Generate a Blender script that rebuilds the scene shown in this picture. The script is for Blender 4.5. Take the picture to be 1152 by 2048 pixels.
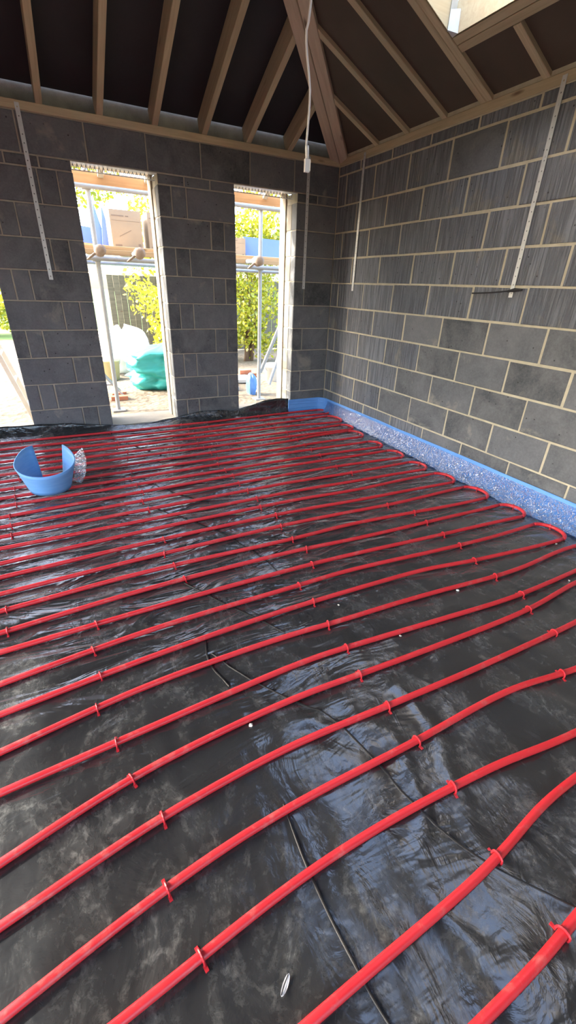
import bpy, bmesh, math, random
from mathutils import Vector, Matrix, noise
for o in list(bpy.data.objects): bpy.data.objects.remove(o, do_unlink=True)
S = bpy.context.scene; C = S.collection
random.seed(11); R = math.radians; TAU = math.tau

# ------------------------------------------------------------------ camera, sky, sun, exposure
cam_d = bpy.data.cameras.new('camera'); cam = bpy.data.objects.new('camera', cam_d); C.objects.link(cam)
cam_d.sensor_fit = 'VERTICAL'; cam_d.sensor_height = 36.0; cam_d.lens = 850.38 / 2048 * 36.0
cam_d.clip_start = 0.02; cam_d.clip_end = 300
rt = Vector((0.89129301, -0.452161, 0.03387036)); up = Vector((0.18463364, 0.43014147, 0.88367909)); fw = Vector((0.41413426, 0.78136339, -0.46686622))
M = Matrix((rt, up, -fw)).transposed().to_4x4(); M.translation = Vector((-2.78666, -4.45374, 1.3101))
cam.matrix_world = M; S.camera = cam
S.view_settings.view_transform = 'Standard'; S.view_settings.look = 'None'; S.view_settings.gamma = 1.0
S.view_settings.use_curve_mapping = False
S.view_settings.exposure = 0.35

W = bpy.data.worlds.new('World'); S.world = W; W.use_nodes = True
wn = W.node_tree; wn.nodes.clear()
sky = wn.nodes.new('ShaderNodeTexSky'); sky.sky_type = 'NISHITA'; sky.sun_disc = False
SUN_DIR = Vector((-0.80, 0.42, 0.62)).normalized()          # towards the sun
sky.sun_elevation = math.asin(SUN_DIR.z); sky.sun_rotation = math.atan2(SUN_DIR.x, SUN_DIR.y)
sky.air_density = 1.0; sky.dust_density = 3.5; sky.ozone_density = 1.0
bg = wn.nodes.new('ShaderNodeBackground'); bg.inputs['Strength'].default_value = 1.6
wo = wn.nodes.new('ShaderNodeOutputWorld')
wn.links.new(sky.outputs[0], bg.inputs[0]); wn.links.new(bg.outputs[0], wo.inputs[0])
sd = bpy.data.lights.new('sun', 'SUN'); sd.energy = 8.0; sd.angle = R(0.6); sd.color = (1.0, 0.95, 0.86)
so = bpy.data.objects.new('sun', sd); C.objects.link(so); so.location = SUN_DIR * 20
so.rotation_euler = SUN_DIR.to_track_quat('Z', 'Y').to_euler()

# ------------------------------------------------------------------ materials
class NT:
    def __init__(s, name):
        s.m = bpy.data.materials.new(name); s.m.use_nodes = True; s.t = s.m.node_tree; s.t.nodes.clear()
        s.out = s.n('OutputMaterial'); s.b = s.n('BsdfPrincipled'); s.l(s.b.outputs[0], s.out.inputs[0])
    def n(s, t, **k):
        nd = s.t.nodes.new('ShaderNode' + t)
        for a, v in k.items(): setattr(nd, a, v)
        return nd
    def l(s, a, b): s.t.links.new(a, b)
    def coord(s, scale=(1, 1, 1), kind='Object', rnd=0.0):
        tc = s.n('TexCoord'); mp = s.n('Mapping'); mp.inputs['Scale'].default_value = scale
        s.l(tc.outputs[kind], mp.inputs[0])
        if rnd:
            oi = s.n('ObjectInfo'); ml = s.n('Math', operation='MULTIPLY'); ml.inputs[1].default_value = rnd
            s.l(oi.outputs['Random'], ml.inputs[0]); cx = s.n('CombineXYZ')
            for i in range(3): s.l(ml.outputs[0], cx.inputs[i])
            s.l(cx.outputs[0], mp.inputs['Location'])
        return mp.outputs[0]
    def noise(s, co, scale, det=4, rough=.55, dist=0.0):
        nz = s.n('TexNoise'); nz.inputs['Scale'].default_value = scale; nz.inputs['Detail'].default_value = det
        nz.inputs['Roughness'].default_value = rough; nz.inputs['Distortion'].default_value = dist
        s.l(co, nz.inputs['Vector']); return nz.outputs['Fac']
    def ramp(s, fac, stops):
        r = s.n('ValToRGB'); e = r.color_ramp.elements
        while len(e) < len(stops): e.new(.5)
        for i, (p, c) in enumerate(stops):
            e[i].position = p; e[i].color = (c, c, c, 1) if isinstance(c, (int, float)) else (*c, 1)
        s.l(fac, r.inputs[0]); return r.outputs[0]
    def mix(s, fac, a, b, blend='MIX'):
        m = s.n('Mix', data_type='RGBA', blend_type=blend)
        for v, i in ((fac, 0), (a, 6), (b, 7)):
            if isinstance(v, (int, float)): m.inputs[i].default_value = v
            elif isinstance(v, tuple): m.inputs[i].default_value = (*v, 1)
            else: s.l(v, m.inputs[i])
        return m.outputs[2]
    def math(s, op, a, b=0.0):
        m = s.n('Math', operation=op)
        for v, i in ((a, 0), (b, 1)):
            if isinstance(v, (int, float)): m.inputs[i].default_value = v
            else: s.l(v, m.inputs[i])
        return m.outputs[0]
    def rand(s): return s.n('ObjectInfo').outputs['Random']
    def bump(s, h, strength=.5, dist=.01, prev=None):
        b = s.n('Bump'); b.inputs['Strength'].default_value = strength; b.inputs['Distance'].default_value = dist
        s.l(h, b.inputs['Height'])
        if prev is not None: s.l(prev, b.inputs['Normal'])
        return b.outputs[0]
    def set(s, col=None, rough=None, norm=None, **k):
        for v, nm in ((col, 'Base Color'), (rough, 'Roughness'), (norm, 'Normal')):
            if v is None: continue
            if isinstance(v, (int, float)): s.b.inputs[nm].default_value = v
            elif isinstance(v, tuple): s.b.inputs[nm].default_value = (*v, 1)
            else: s.l(v, s.b.inputs[nm])
        for a, v in k.items(): s.b.inputs[a.replace('_', ' ')].default_value = v
        return s.m

def mat_plain(name, col, rough=.6, var=.25, nscale=8, bump=.1, **k):
    t = NT(name); co = t.coord(rnd=7.0); f = t.noise(co, nscale, 5)
    c = t.mix(f, tuple(x * (1 - var) for x in col), tuple(min(1, x * (1 + var)) for x in col))
    fb = t.noise(co, nscale * 9, 3)
    return t.set(c, rough, t.bump(fb, bump, .004), **k)

def mat_block(name, striated, dark, light):
    t = NT(name); co = t.coord(rnd=13.0)
    base = t.mix(t.rand(), dark, light)
    big = t.ramp(t.noise(co, 4.5, 6, .68, .5), [(.36, 0.0), (.66, 1.0)])
    col = t.mix(big, base, t.mix(.6, base, (.19, .195, .20)))
    fine = t.noise(co, 70, 4, .7)
    col = t.mix(t.ramp(fine, [(.40, .0), (.80, .25)]), col, (.26, .27, .28))
    pit = t.n('TexVoronoi'); pit.inputs['Scale'].default_value = 16; t.l(co, pit.inputs['Vector'])
    ph = t.ramp(pit.outputs['Distance'], [(.03, 0.0), (.10, 1.0)])
    col = t.mix(ph, (.02, .02, .02), col)
    smear = t.ramp(t.noise(co, 3.1, 6, .62, .6), [(.60, 0.0), (.68, .7)])
    col = t.mix(smear, col, (.27, .26, .225))
    n1 = t.bump(fine, .5, .004); n1 = t.bump(ph, .6, .004, n1)
    if striated:
        cs = t.coord((1, 1, .045), rnd=13.0); st = t.noise(cs, 75, 2, .5, .15)
        sh = t.ramp(st, [(.38, 0.0), (.62, 1.0)]); n1 = t.bump(sh, 1.0, .009, n1)
        col = t.mix(t.ramp(st, [(.36, .5), (.56, 0.0)]), col, (.05, .052, .06)); col = t.mix(t.ramp(st, [(.58, 0.0), (.75, .22)]), col, (.30, .315, .34))
    return t.set(col, .88, n1)

m_blk_str = mat_block('block_striated', True, (.125, .14, .165), (.20, .222, .255))
m_blk_smo = mat_block('block_smooth', False, (.044, .050, .055), (.122, .132, .142))
m_mortar_b = mat_plain('grey_mortar', (.34, .315, .25), .92, .35, 14, .5)
m_mortar = mat_plain('mortar', (.48, .44, .32), .92, .3, 14, .5)
m_conc = mat_plain('concrete', (.27, .245, .20), .9, .3, 6, .4)
m_closer = mat_plain('closer_block', (.25, .235, .20), .9, .3, 9, .5)
m_outer = mat_plain('reveal_cream', (.34, .29, .22), .8, .2, 9, .3)

def mat_wood(name, c0, c1, knots=True, rough=.7):
    t = NT(name); co = t.coord((.35, 6, 6), rnd=9.0); g = t.noise(co, 6, 6, .6, .8)
    col = t.mix(t.ramp(g, [(.3, 0.0), (.72, 1.0)]), c0, c1)
    col = t.mix(t.math('MULTIPLY', t.rand(), .3), col, tuple(x * .6 for x in c0))
    if knots:
        kn = t.n('TexVoronoi'); kn.inputs['Scale'].default_value = 1.0; t.l(t.coord((2.2, 9, 9), rnd=5.0), kn.inputs['Vector'])
        col = t.mix(t.ramp(kn.outputs['Distance'], [(.05, .8), (.13, 0.0)]), col, (.10, .05, .025))
    return t.set(col, rough, t.bump(g, .2, .003))
m_pine = mat_wood('rafter_pine', (.46, .38, .24), (.66, .56, .37))
m_hip = mat_wood('hip_timber', (.54, .42, .30), (.70, .58, .44))
m_plank = mat_wood('scaffold_plank', (.38, .24, .12), (.60, .42, .22))
m_lining = mat_wood('skylight_lining', (.70, .58, .36), (.82, .73, .50), False)
m_fascia = mat_wood('fascia_board', (.50, .27, .13), (.66, .40, .22), False)
m_white_wood = mat_plain('pale_tail', (.72, .66, .55), .7, .1)  # even pale tone shared by rafter tails and lintel flanges
m_fence = mat_wood('fence_board', (.10, .09, .06), (.20, .17, .11))
m_felt = mat_plain('roof_felt', (.030, .030, .036), .8, .35, 3, .3)
m_ply = mat_plain('roof_board', (.085, .062, .045), .8, .4, 2.5, .2)

m_galv = mat_plain('galvanised_steel', (.66, .69, .69), .42, .12, 30, .1, Metallic=.35)
m_alu = mat_plain('ladder_aluminium', (.66, .64, .60), .45, .12, 20, .05, Metallic=.5)
m_steeltube = mat_plain('scaffold_tube', (.30, .315, .33), .5, .2, 12, .1, Metallic=.35)
m_white_pl = mat_plain('white_plastic', (.78, .80, .80), .4, .05, 5, .02)
m_black_rub = mat_plain('black_rubber', (.02, .02, .022), .6, .2, 20, .1)

t = NT('red_pipe'); co = t.coord(); f = t.noise(co, 5, 5, .6)
dust = t.ramp(t.noise(co, 23, 5, .65, .4), [(.56, 0.0), (.72, .45)])
c = t.mix(f, (.50, .014, .022), (.66, .028, .035)); c = t.mix(dust, c, (.55, .20, .17))
m_pipe = t.set(c, t.ramp(f, [(.3, .34), (.7, .5)]), t.bump(t.noise(co, 120, 2), .08, .002))
m_clip = mat_plain('red_clip', (.48, .02, .03), .4, .15)

t = NT('blue_foam'); co = t.coord(); f = t.noise(t.coord((1, 1, 14)), 9, 3, .5)
g = t.noise(co, 160, 2)
m_foam = t.set(t.mix(f, (.085, .26, .66), (.17, .40, .80)), .55, t.bump(g, .15, .002), Subsurface_Weight=0.0)
t = NT('pale_blue_foam'); co = t.coord((1, 1, 1)); f = t.noise(t.coord((1, 1, 9)), 6, 4)
m_foam2 = t.set(t.mix(f, (.085, .31, .72), (.24, .50, .84)), .5, t.bump(t.noise(co, 150, 2), .15, .002))

def mat_film(name, tint, alpha, rough=.12, body=(.8, .88, .95), bodyf=.12):
    t = NT(name); t.t.nodes.remove(t.b)
    co = t.coord(); h = t.noise(co, 34, 3, .55, 1.6); nb = t.bump(h, 1.0, .035)
    tr = t.n('BsdfTransparent'); tr.inputs[0].default_value = (*tint, 1)
    gl = t.n('BsdfGlossy'); gl.inputs['Roughness'].default_value = rough; t.l(nb, gl.inputs['Normal'])
    df = t.n('BsdfDiffuse'); df.inputs[0].default_value = (*body, 1); t.l(nb, df.inputs['Normal'])
    fr = t.n('Fresnel'); fr.inputs[0].default_value = 1.38; t.l(nb, fr.inputs['Normal'])
    m1 = t.n('MixShader'); m1.inputs[0].default_value = bodyf; t.l(tr.outputs[0], m1.inputs[1]); t.l(df.outputs[0], m1.inputs[2])
    m2 = t.n('MixShader'); f2 = t.math('ADD', fr.outputs[0], alpha); t.l(f2, m2.inputs[0]); t.l(m1.outputs[0], m2.inputs[1]); t.l(gl.outputs[0], m2.inputs[2])
    t.l(m2.outputs[0], t.out.inputs[0]); return t.m
m_film = mat_film('blue_film', (.42, .68, 1.0), .0, .07, (.085, .30, .78), .55)
m_clear = mat_film('clear_film', (.97, .98, .98), .02, .10, (.75, .78, .70), .10)

# black polythene: glossy film with fine crinkles, trodden dust and scuffs
t = NT('black_polythene'); co = t.coord()
wr = t.noise(t.coord((.9, 2.6, 1)), 3.0, 3, .5, .9)
rid = t.math('ABSOLUTE', t.math('SUBTRACT', t.noise(t.coord((1.2, .8, 1)), 6.0, 5, .55, 1.2), .5))
ridr = t.ramp(rid, [(0.0, 1.0), (.11, .25), (.35, 0.0)])
fine = t.noise(co, 42, 4, .5, 1.0)
gp = t.n('NewGeometry'); sx = t.n('SeparateXYZ'); t.l(gp.outputs['Position'], sx.inputs[0]); mr = t.n('MapRange'); t.l(sx.outputs['Y'], mr.inputs[0])
for i_, v_ in ((1, -3.7), (2, -2.5), (3, .22), (4, .75)): mr.inputs[i_].default_value = v_       # the sheet lies flatter towards the room
nb = t.bump(wr, 1.0, .05); t.l(mr.outputs[0], nb.node.inputs['Strength']); nb = t.bump(ridr, .07, .014, nb); nb = t.bump(fine, .025, .004, nb)
d1 = t.ramp(t.noise(t.coord((1.3, .7, 1)), 4.5, 8, .72, .8), [(.46, 0.0), (.74, 1.0)])
d2 = t.ramp(t.noise(t.coord((1, 1, 1)), 34, 6, .75, .5), [(.50, 0.0), (.74, 1.0)])
dd = t.math('MULTIPLY', d1, d2)
col = t.mix(t.math('MULTIPLY', d1, .35), (.020, .022, .024), (.085, .09, .088)); col = t.mix(t.math('MULTIPLY', dd, .7), col, (.36, .37, .35))
m_poly = t.set(col, t.math('ADD', t.math('MULTIPLY', d1, .16), .20), nb, Specular_IOR_Level=1.0, Sheen_Weight=.36, Sheen_Roughness=.3)
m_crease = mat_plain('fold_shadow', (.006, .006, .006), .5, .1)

# ------------------------------------------------------------------ helpers
def link(name, me, m, parent=None, loc=None, rot=None):
    o = bpy.data.objects.new(name, me); C.objects.link(o)
    if m is not None and not me.materials: me.materials.append(m)
    if parent is not None: o.parent = parent
    if loc is not None: o.location = loc
    if rot is not None: o.rotation_euler = rot
    return o
def mesh(name, v, f, smooth=False):
    me = bpy.data.meshes.new(name); me.from_pydata([tuple(p) for p in v], [], f); me.update()
    if smooth: me.polygons.foreach_set('use_smooth', [True] * len(me.polygons))
    return me
def obj(name, v, f, m, parent=None, smooth=False, loc=None, rot=None): return link(name, mesh(name, v, f, smooth), m, parent, loc, rot)
def empty(name, loc=(0, 0, 0)):
    o = bpy.data.objects.new(name, None); o.empty_display_size = .1; C.objects.link(o); o.location = loc; return o
def tag(o, label, cat, group=None, kind=None):
    o['label'] = label; o['category'] = cat
    if group: o['group'] = group
    if kind: o['kind'] = kind
    return o
BOXF = [(0, 3, 2, 1), (4, 5, 6, 7), (0, 1, 5, 4), (1, 2, 6, 5), (2, 3, 7, 6), (3, 0, 4, 7)]
def boxv(x0, x1, y0, y1, z0, z1): return [(x0, y0, z0), (x1, y0, z0), (x1, y1, z0), (x0, y1, z0), (x0, y0, z1), (x1, y0, z1), (x1, y1, z1), (x0, y1, z1)]
class MB:
    def __init__(s): s.v = []; s.f = []
    def add(s, v, f):
        n = len(s.v); s.v += [tuple(p) for p in v]; s.f += [tuple(i + n for i in q) for q in f]; return s
    def box(s, *a): return s.add(boxv(*a), BOXF)
    def tube(s, pts, r, n=8, caps=True):
        v, f = tube(pts, r, n, caps); return s.add(v, f)
    def out(s, name, m, parent=None, smooth=False, loc=None, rot=None): return obj(name, s.v, s.f, m, parent, smooth, loc, rot)
def tube(pts, r, n=8, caps=True):
    pts = [Vector(p) for p in pts]; v = []; f = []
    k = len(pts); prev = None
    for i, p in enumerate(pts):
        t = (pts[min(i + 1, k - 1)] - pts[max(i - 1, 0)]).normalized()
        if prev is None:
            a = Vector((0, 0, 1)) if abs(t.z) < .9 else Vector((1, 0, 0))
            u = t.cross(a).normalized()
        else: u = (prev - t * prev.dot(t)).normalized()
        prev = u; w = t.cross(u); rr = r[i] if isinstance(r, (list, tuple)) else r
        for j in range(n):
            a = TAU * j / n; v.append(p + (u * math.cos(a) + w * math.sin(a)) * rr)
    for i in range(k - 1):
        for j in range(n): f.append((i * n + j, i * n + (j + 1) % n, (i + 1) * n + (j + 1) % n, (i + 1) * n + j))
    if caps: f.append(tuple(range(n - 1, -1, -1))); f.append(tuple((k - 1) * n + j for j in range(n)))
    return v, f
def chamfer_box(L, D, H, c=.004, z0=None):
    """front face at y=0 looking to -y, chamfered all round its front; length along x, height z (centred)"""
    a, h = L / 2, H / 2
    v = [(-a + c, 0, -h + c), (a - c, 0, -h + c), (a - c, 0, h - c), (-a + c, 0, h - c),
         (-a, c, -h), (a, c, -h), (a, c, h), (-a, c, h), (-a, D, -h), (a, D, -h), (a, D, h), (-a, D, h)]
    f = [(0, 1, 2, 3), (0, 4, 5, 1), (1, 5, 6, 2), (2, 6, 7, 3), (3, 7, 4, 0), (4, 8, 9, 5), (5, 9, 10, 6), (6, 10, 11, 7), (7, 11, 8, 4), (11, 10, 9, 8)]
    return v, f
def timber(name, p0, p1, w, d, m, parent=None, upv=(0, 0, 1), ch=.003):
    """square timber: p0->p1 is the centre of its underside, local x along the grain"""
    p0 = Vector(p0); p1 = Vector(p1); ax = (p1 - p0); L = ax.length; ax.normalize()
    uz = Vector(upv); uz = (uz - ax * uz.dot(ax)).normalized(); uy = uz.cross(ax)
    v = []; a = w / 2
    for x in (0, L):
        for y, z in ((-a + ch, 0), (a - ch, 0), (a, ch), (a, d - ch), (a - ch, d), (-a + ch, d), (-a, d - ch), (-a, ch)): v.append((x, y, z))
    f = [(j, (j + 1) % 8, (j + 1) % 8 + 8, j + 8) for j in range(8)] + [tuple(range(7, -1, -1)), tuple(range(8, 16))]
    f = [tuple(reversed(q)) for q in f]
    o = obj(name, v, f, m, parent)
    mt = Matrix((ax, uy, uz)).transposed().to_4x4(); mt.translation = p0; o.matrix_world = mt
    return o
def catmull(pts, step=.05):
    P = [Vector(p) for p in pts]; P = [P[0] * 2 - P[1]] + P + [P[-1] * 2 - P[-2]]; out = []
    for i in range(1, len(P) - 2):
        n = max(2, int((P[i + 1] - P[i]).length / step))
        for k in range(n):
            t = k / n; a, b, c, d = P[i - 1], P[i], P[i + 1], P[i + 2]
            out.append(.5 * ((2 * b) + (c - a) * t + (2 * a - 5 * b + 4 * c - d) * t * t + (3 * b - a - 3 * c + d) * t ** 3))
    out.append(P[-2]); return out
def lerp(tab, x):
    if x <= tab[0][0]: return tab[0][1]
    for (a, b), (c, d) in zip(tab, tab[1:]):
        if x <= c: return b + (d - b) * (x - a) / (c - a)
    return tab[-1][1]

TAN = math.tan(R(25)); ZB = 2.415                       # underside of the rafters rises from the plate
XL = -5.53; YB = -7.0                                   # left wall and back of the room
CZ = [.015] + [.24 + .225 * k for k in range(9)]        # bed joints: .015 .24 .465 ... 2.04

# ------------------------------------------------------------------ floor slab, outside ground
o = obj('floor', boxv(XL - .1, .1, YB, .1, -.14, -.012), BOXF, m_conc)
tag(o, 'concrete floor slab under the black polythene sheet', 'floor', kind='structure')

t = NT('stony_soil'); co = t.coord(); f = t.noise(co, 1.2, 6, .6); s2 = t.n('TexVoronoi'); s2.inputs['Scale'].default_value = 14; t.l(co, s2.inputs['Vector'])
col = t.mix(f, (.13, .10, .062), (.22, .175, .115)); col = t.mix(t.ramp(s2.outputs['Distance'], [(.2, .5), (.5, 0.0)]), col, (.26, .225, .17))
m_soil = t.set(col, .95, t.bump(s2.outputs['Distance'], .6, .03, t.bump(t.noise(co, 30, 5), .5, .02)))
v = []; f = []; nx, ny = 60, 60
for j in range(ny + 1):
    for i in range(nx + 1):
        x = -9 + 14 * i / nx; y = .352 + 8.6 * (j / ny) ** 1.3
        v.append((x, y, -.12 + .035 * noise.noise((x * 2.2, y * 2.2, 0)) + .015 * noise.noise((x * 7, y * 7, 3))))
for j in range(ny):
    for i in range(nx): a = j * (nx + 1) + i; f.append((a, a + 1, a + nx + 2, a + nx + 1))
o = obj('ground', v, f, m_soil, smooth=True); tag(o, 'pale stony soil of the yard outside the openings', 'ground', kind='structure')
m_grass = mat_plain('lawn_green', (.12, .19, .035), .9, .4, 5, .6)
o = obj('lawn', boxv(-60, 60, 8.9, 90, -.4, -.13), BOXF, m_grass); tag(o, 'sunlit green lawn beyond the stony yard', 'lawn', kind='structure')

# ------------------------------------------------------------------ walls built block by block
blk_cache = {}
def block(parent, kind, L, H, loc, rz, m, D=.1):
    key = (random.randrange(4), kind, round(L, 3), round(H, 3), D, m.name)
    if key not in blk_cache:
        v, f = chamfer_box(L, D, H, .005); v = [(x + random.uniform(-.003, .003), y, z + random.uniform(-.0025, .0025)) if i < 4 else (x, y, z) for i, (x, y, z) in enumerate(v)]; me = mesh('block', v, f); me.materials.append(m); blk_cache[key] = me
    return link(kind, blk_cache[key], m, parent, loc, (random.uniform(-.003, .003), random.uniform(-.002, .002), rz + random.uniform(-.003, .003)))

# right wall: x = 0, faces -x
wr_ = obj('wall_right', boxv(.002, .30, YB, .12, -.14, 2.60), BOXF, m_mortar)
tag(wr_, 'right blockwork wall of grey concrete blocks with buff mortar', 'wall', kind='structure')
J = .009; YEND = -5.2
ZR = CZ + [2.285, 2.362]
def smooth_rule(ci, y):                                  # which blocks of the right wall are the smooth darker kind
    lim = {0: -1.9, 1: -1.15, 2: -1.15, 3: -1.5, 4: -1.15}.get(ci)
    if lim is not None and y < lim: return True
    return ci == 9 and -1.95 < y < -1.45
for ci in range(11):
    z0, z1 = ZR[ci], ZR[ci + 1]
    ph = -.144 if (ci % 2 == 1) else -.356              # ci=1 is course 9-10
    if ci == 10: ph = -.356
    cuts = [0.0]; y = ph
    while y > YEND: cuts.append(y); y -= .45
    for a, b in zip(cuts, cuts[1:]):
        L = (a - b) - J
        if L < .05: continue
        yc = (a + b) / 2; sm = smooth_rule(ci, yc)
        block(wr_, 'block', round(L, 2), round(z1 - z0 - J, 3), (random.uniform(-.0025, .0015), yc, (z0 + z1) / 2), -math.pi / 2, m_blk_smo if sm else m_blk_str)

# back wall: y = 0, faces -y, with narrow full-height openings
PIERS = [(XL, -5.07), (-4.43, -3.74), (-3.10, -2.425), (-1.78, -1.095), (-.455, 0.0)]
OPEN = [(-5.07, -4.43), (-3.74, -3.10), (-2.425, -1.78), (-1.095, -.455)]
ZT = 2.115
mb = MB()
for a, b in PIERS: mb.box(a + (.004 if a > XL else 0), b - (.004 if b < 0 else 0), .005, .345, -.14, ZT)
mb.box(XL, .12, .005, .10, ZT, 2.37); mb.box(XL, .12, .12, .345, ZT + .055, 2.60)
for a, b in OPEN: mb.box(a - .01, b + .01, .005, .345, -.14, .018)
wb = mb.out('wall_back', m_mortar_b); tag(wb, 'back blockwork wall with tall narrow openings to the yard', 'wall', kind='structure')
CLOS = {1: ((-4.32, -4.19), (-3.98, -3.855)), 2: ((-2.675, -2.54), (-2.995, -2.87)), 3: ((-1.67, -1.54), (-1.33, -1.205))}
for pi, (a, b) in enumerate(PIERS):
    for ci in range(9):
        z0, z1 = CZ[ci], CZ[ci + 1]; par = ci % 2
        if pi in CLOS: cuts = [a, *CLOS[pi][0 if par == 0 else 1], b]
        elif pi == 4: cuts = [a, -.335, b] if par == 1 else [a, b]
        else: cuts = [a, b]
        for p, q in zip(cuts, cuts[1:]):
            L = q - p - (J if (p > a and q < b) else J / 2 if (p > a or q < b) else 0)
            c = (p + q) / 2 + (J / 4 if p > a and q == b else -J / 4 if q < b and p == a else 0)
            block(wb, 'block', round(L, 3), round(z1 - z0 - J, 3), (c, random.uniform(-.002, .002), (z0 + z1) / 2), 0, m_blk_smo)
    # thin brick-height course beside the openings, under the top course
    z0, z1 = CZ[9], ZT; n = max(1, round((b - a) / .225))
    for k in range(n):
        p = a + (b - a) * k / n; q = a + (b - a) * (k + 1) / n
        block(wb, 'brick', round(q - p - J, 3), round(z1 - z0 - J, 3), ((p + q) / 2, .001, (z0 + z1) / 2), 0, m_blk_smo)
x = -.49; cuts = [0.0]
while x > XL: cuts.append(x); x -= .4525
cuts.append(XL)
for p, q in zip(cuts, cuts[1:]):
    if p - q > .06: block(wb, 'block', round(p - q - J, 3), 2.36 - ZT - J, ((p + q) / 2, random.uniform(-.002, .002), (ZT + 2.36) / 2), 0, m_blk_smo)
# reveals: cut block faces behind the inner leaf, then a smooth cream strip
for (a, b) in OPEN:
    for side, xx in ((1, b), (-1, a)):
        for ci in range(9):
            z0, z1 = CZ[ci], CZ[ci + 1]
            block(wb, 'closer_block', .115, z1 - z0 - J, (xx - side * .001, .165, (z0 + z1) / 2), -math.pi / 2 if side > 0 else math.pi / 2, m_closer, .02)
        s0, s1 = sorted((xx - side * .012, xx + side * .01))
        obj('reveal_board', boxv(s0, s1, .226, .35, .0, ZT + .02), BOXF, m_outer, wb)
    # steel lintel with a row of triangular perforations along its lip
    lm = MB(); lm.box(a - .1, b + .1, .012, .10, ZT - .004, ZT - .001)
    z0, z1 = ZT - .040, ZT - .004; lm.box(a, b, .088, .091, z0 - .006, z0); n = 20
    for k in range(n):
        x0 = a + (b - a) * k / n; x1 = a + (b - a) * (k + 1) / n; xm = (x0 + x1) / 2; w = .0055
        lm.add([(x0, .089, z0), (x0 + w, .089, z0), (xm + w / 2, .089, z1), (xm - w / 2, .089, z1)], [(0, 1, 2, 3)])
        lm.add([(x1 - w, .089, z0), (x1, .089, z0), (xm + w / 2, .089, z1), (xm - w / 2, .089, z1)], [(0, 1, 2, 3)])
    lm.out('lintel', m_galv, wb)
    obj('lintel_flange', boxv(a, b, .23, .345, ZT + .022, ZT + .034), BOXF, m_white_wood, wb)
    obj('sill', boxv(a + .002, b - .002, .02, .42, .018, .034), BOXF, m_conc, wb)
    obj('sill_batten', boxv(a - .1, b + .1, .40, .46, -.1, .012), BOXF, m_plank, wb)

# left and rear walls (behind the camera); their unseen wide openings are added to let daylight in
m_wallplain = m_blk_smo
mb = MB(); mb.box(XL - .3, XL, YB, -5.9, -.14, 2.60); mb.box(XL - .3, XL, -1.5, .12, -.14, 2.60); mb.box(XL - .3, XL, -5.9, -1.5, 2.15, 2.60)
o = mb.out('wall_left', m_blk_smo); tag(o, 'left blockwork wall with a wide opening added for daylight', 'wall', kind='structure')
mb = MB(); mb.box(XL, -4.3, YB - .3, YB, -.14, 3.9); mb.box(-1.6, .0, YB - .3, YB, -.14, 3.9); mb.box(-4.3, -1.6, YB - .3, YB, 2.3, 3.9)
o = mb.out('wall_rear', m_blk_smo); tag(o, 'rear blockwork wall behind the photographer with a wide opening added for daylight', 'wall', kind='structure')

# ------------------------------------------------------------------ roof: covering, plates, rafters, hips, rooflights
ROOFL = [(-2.90, -1.79), (-4.55, -3.42)]; SX0, SX1 = -.42, -1.45
HC = .17
def rz(x, y):                                            # covering underside above a plan point
    return ZB + HC + TAN * min(-x, x - XL, -y if -y < 2.765 else 9)
mb = MB()
def poly(pts): mb.add([(x, y, ZB + HC + TAN * d) for x, y, d in pts], [tuple(range(len(pts)))])
MID = XL / 2
def slope_r(P, mir=False):
    q = [((XL - x) if mir else x, y, -x) for x, y in P]
    if mir: q.reverse()
    poly(q)
roof = empty('ceiling', (0, 0, 0)); tag(roof, 'open timber roof of pine rafters under dark sheeting', 'ceiling', kind='structure')
mb = MB(); poly([(.1, .1, -.1), (MID, MID, -MID), (XL - .1, .1, -.1)])
o = mb.out('roof_felt', m_felt, roof)
md = o.modifiers.new('t', 'SOLIDIFY'); md.thickness = .02; md.offset = -1
for mir in (False, True):
    HC = .05 if not mir else .17
    mb = MB(); y1 = ROOFL[0][1]
    if mir:
        slope_r([(.1, .1), (.1, YB), (MID, YB), (MID, MID)], mir)
        o = mb.out('roof_board', m_ply, roof); md = o.modifiers.new('t', 'SOLIDIFY'); md.thickness = .02; md.offset = 1; continue
    slope_r([(.1, .1), (.1, y1), (y1, y1)], mir)
    prev = y1
    for (ya, yb) in ROOFL:
        if prev > yb: slope_r([(.1, prev), (.1, yb), (MID, yb), (MID, prev)], mir)
        slope_r([(.1, yb), (.1, ya), (SX0, ya), (SX0, yb)], mir)
        if yb == y1: slope_r([(SX1, yb), (SX1, ya), (MID, ya), (MID, MID), (yb, yb)], mir)
        else: slope_r([(SX1, yb), (SX1, ya), (MID, ya), (MID, yb)], mir)
        prev = ya
    slope_r([(.1, prev), (.1, YB), (MID, YB), (MID, prev)], mir)
    o = mb.out('roof_board', m_ply, roof)
    md = o.modifiers.new('t', 'SOLIDIFY'); md.thickness = .02; md.offset = 1 if not mir else 1
timber('wall_plate', (XL, .045, 2.362), (0.0, .045, 2.362), .10, .053, m_pine, roof)
timber('wall_plate', (.045, .1, 2.364), (.045, YB, 2.364), .10, .053, m_pine, roof)
timber('wall_plate', (XL - .045, .1, 2.364), (XL - .045, YB, 2.364), .10, .053, m_pine, roof)
RW, RD = .047, .15
def rafter_back(x, d1): timber('rafter', (x, .04, ZB - .04 * TAN), (x, -d1, ZB + d1 * TAN), RW, RD, m_pine, roof)
xs = [-.55, -.955, -1.355, -1.76, -2.17, -2.575, -2.98, -3.38, -3.78, -4.18, -4.58, -4.98]
for x in xs: rafter_back(x, min(-x, x - XL) - .09)
def rafter_side(y, d0, d1, mir=False, nm='rafter'):
    sx = (lambda d: XL + d) if mir else (lambda d: -d)
    timber(nm, (sx(d0), y, ZB + d0 * TAN), (sx(d1), y, ZB + d1 * TAN), RW, RD, m_pine, roof)
RID = -MID
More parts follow.
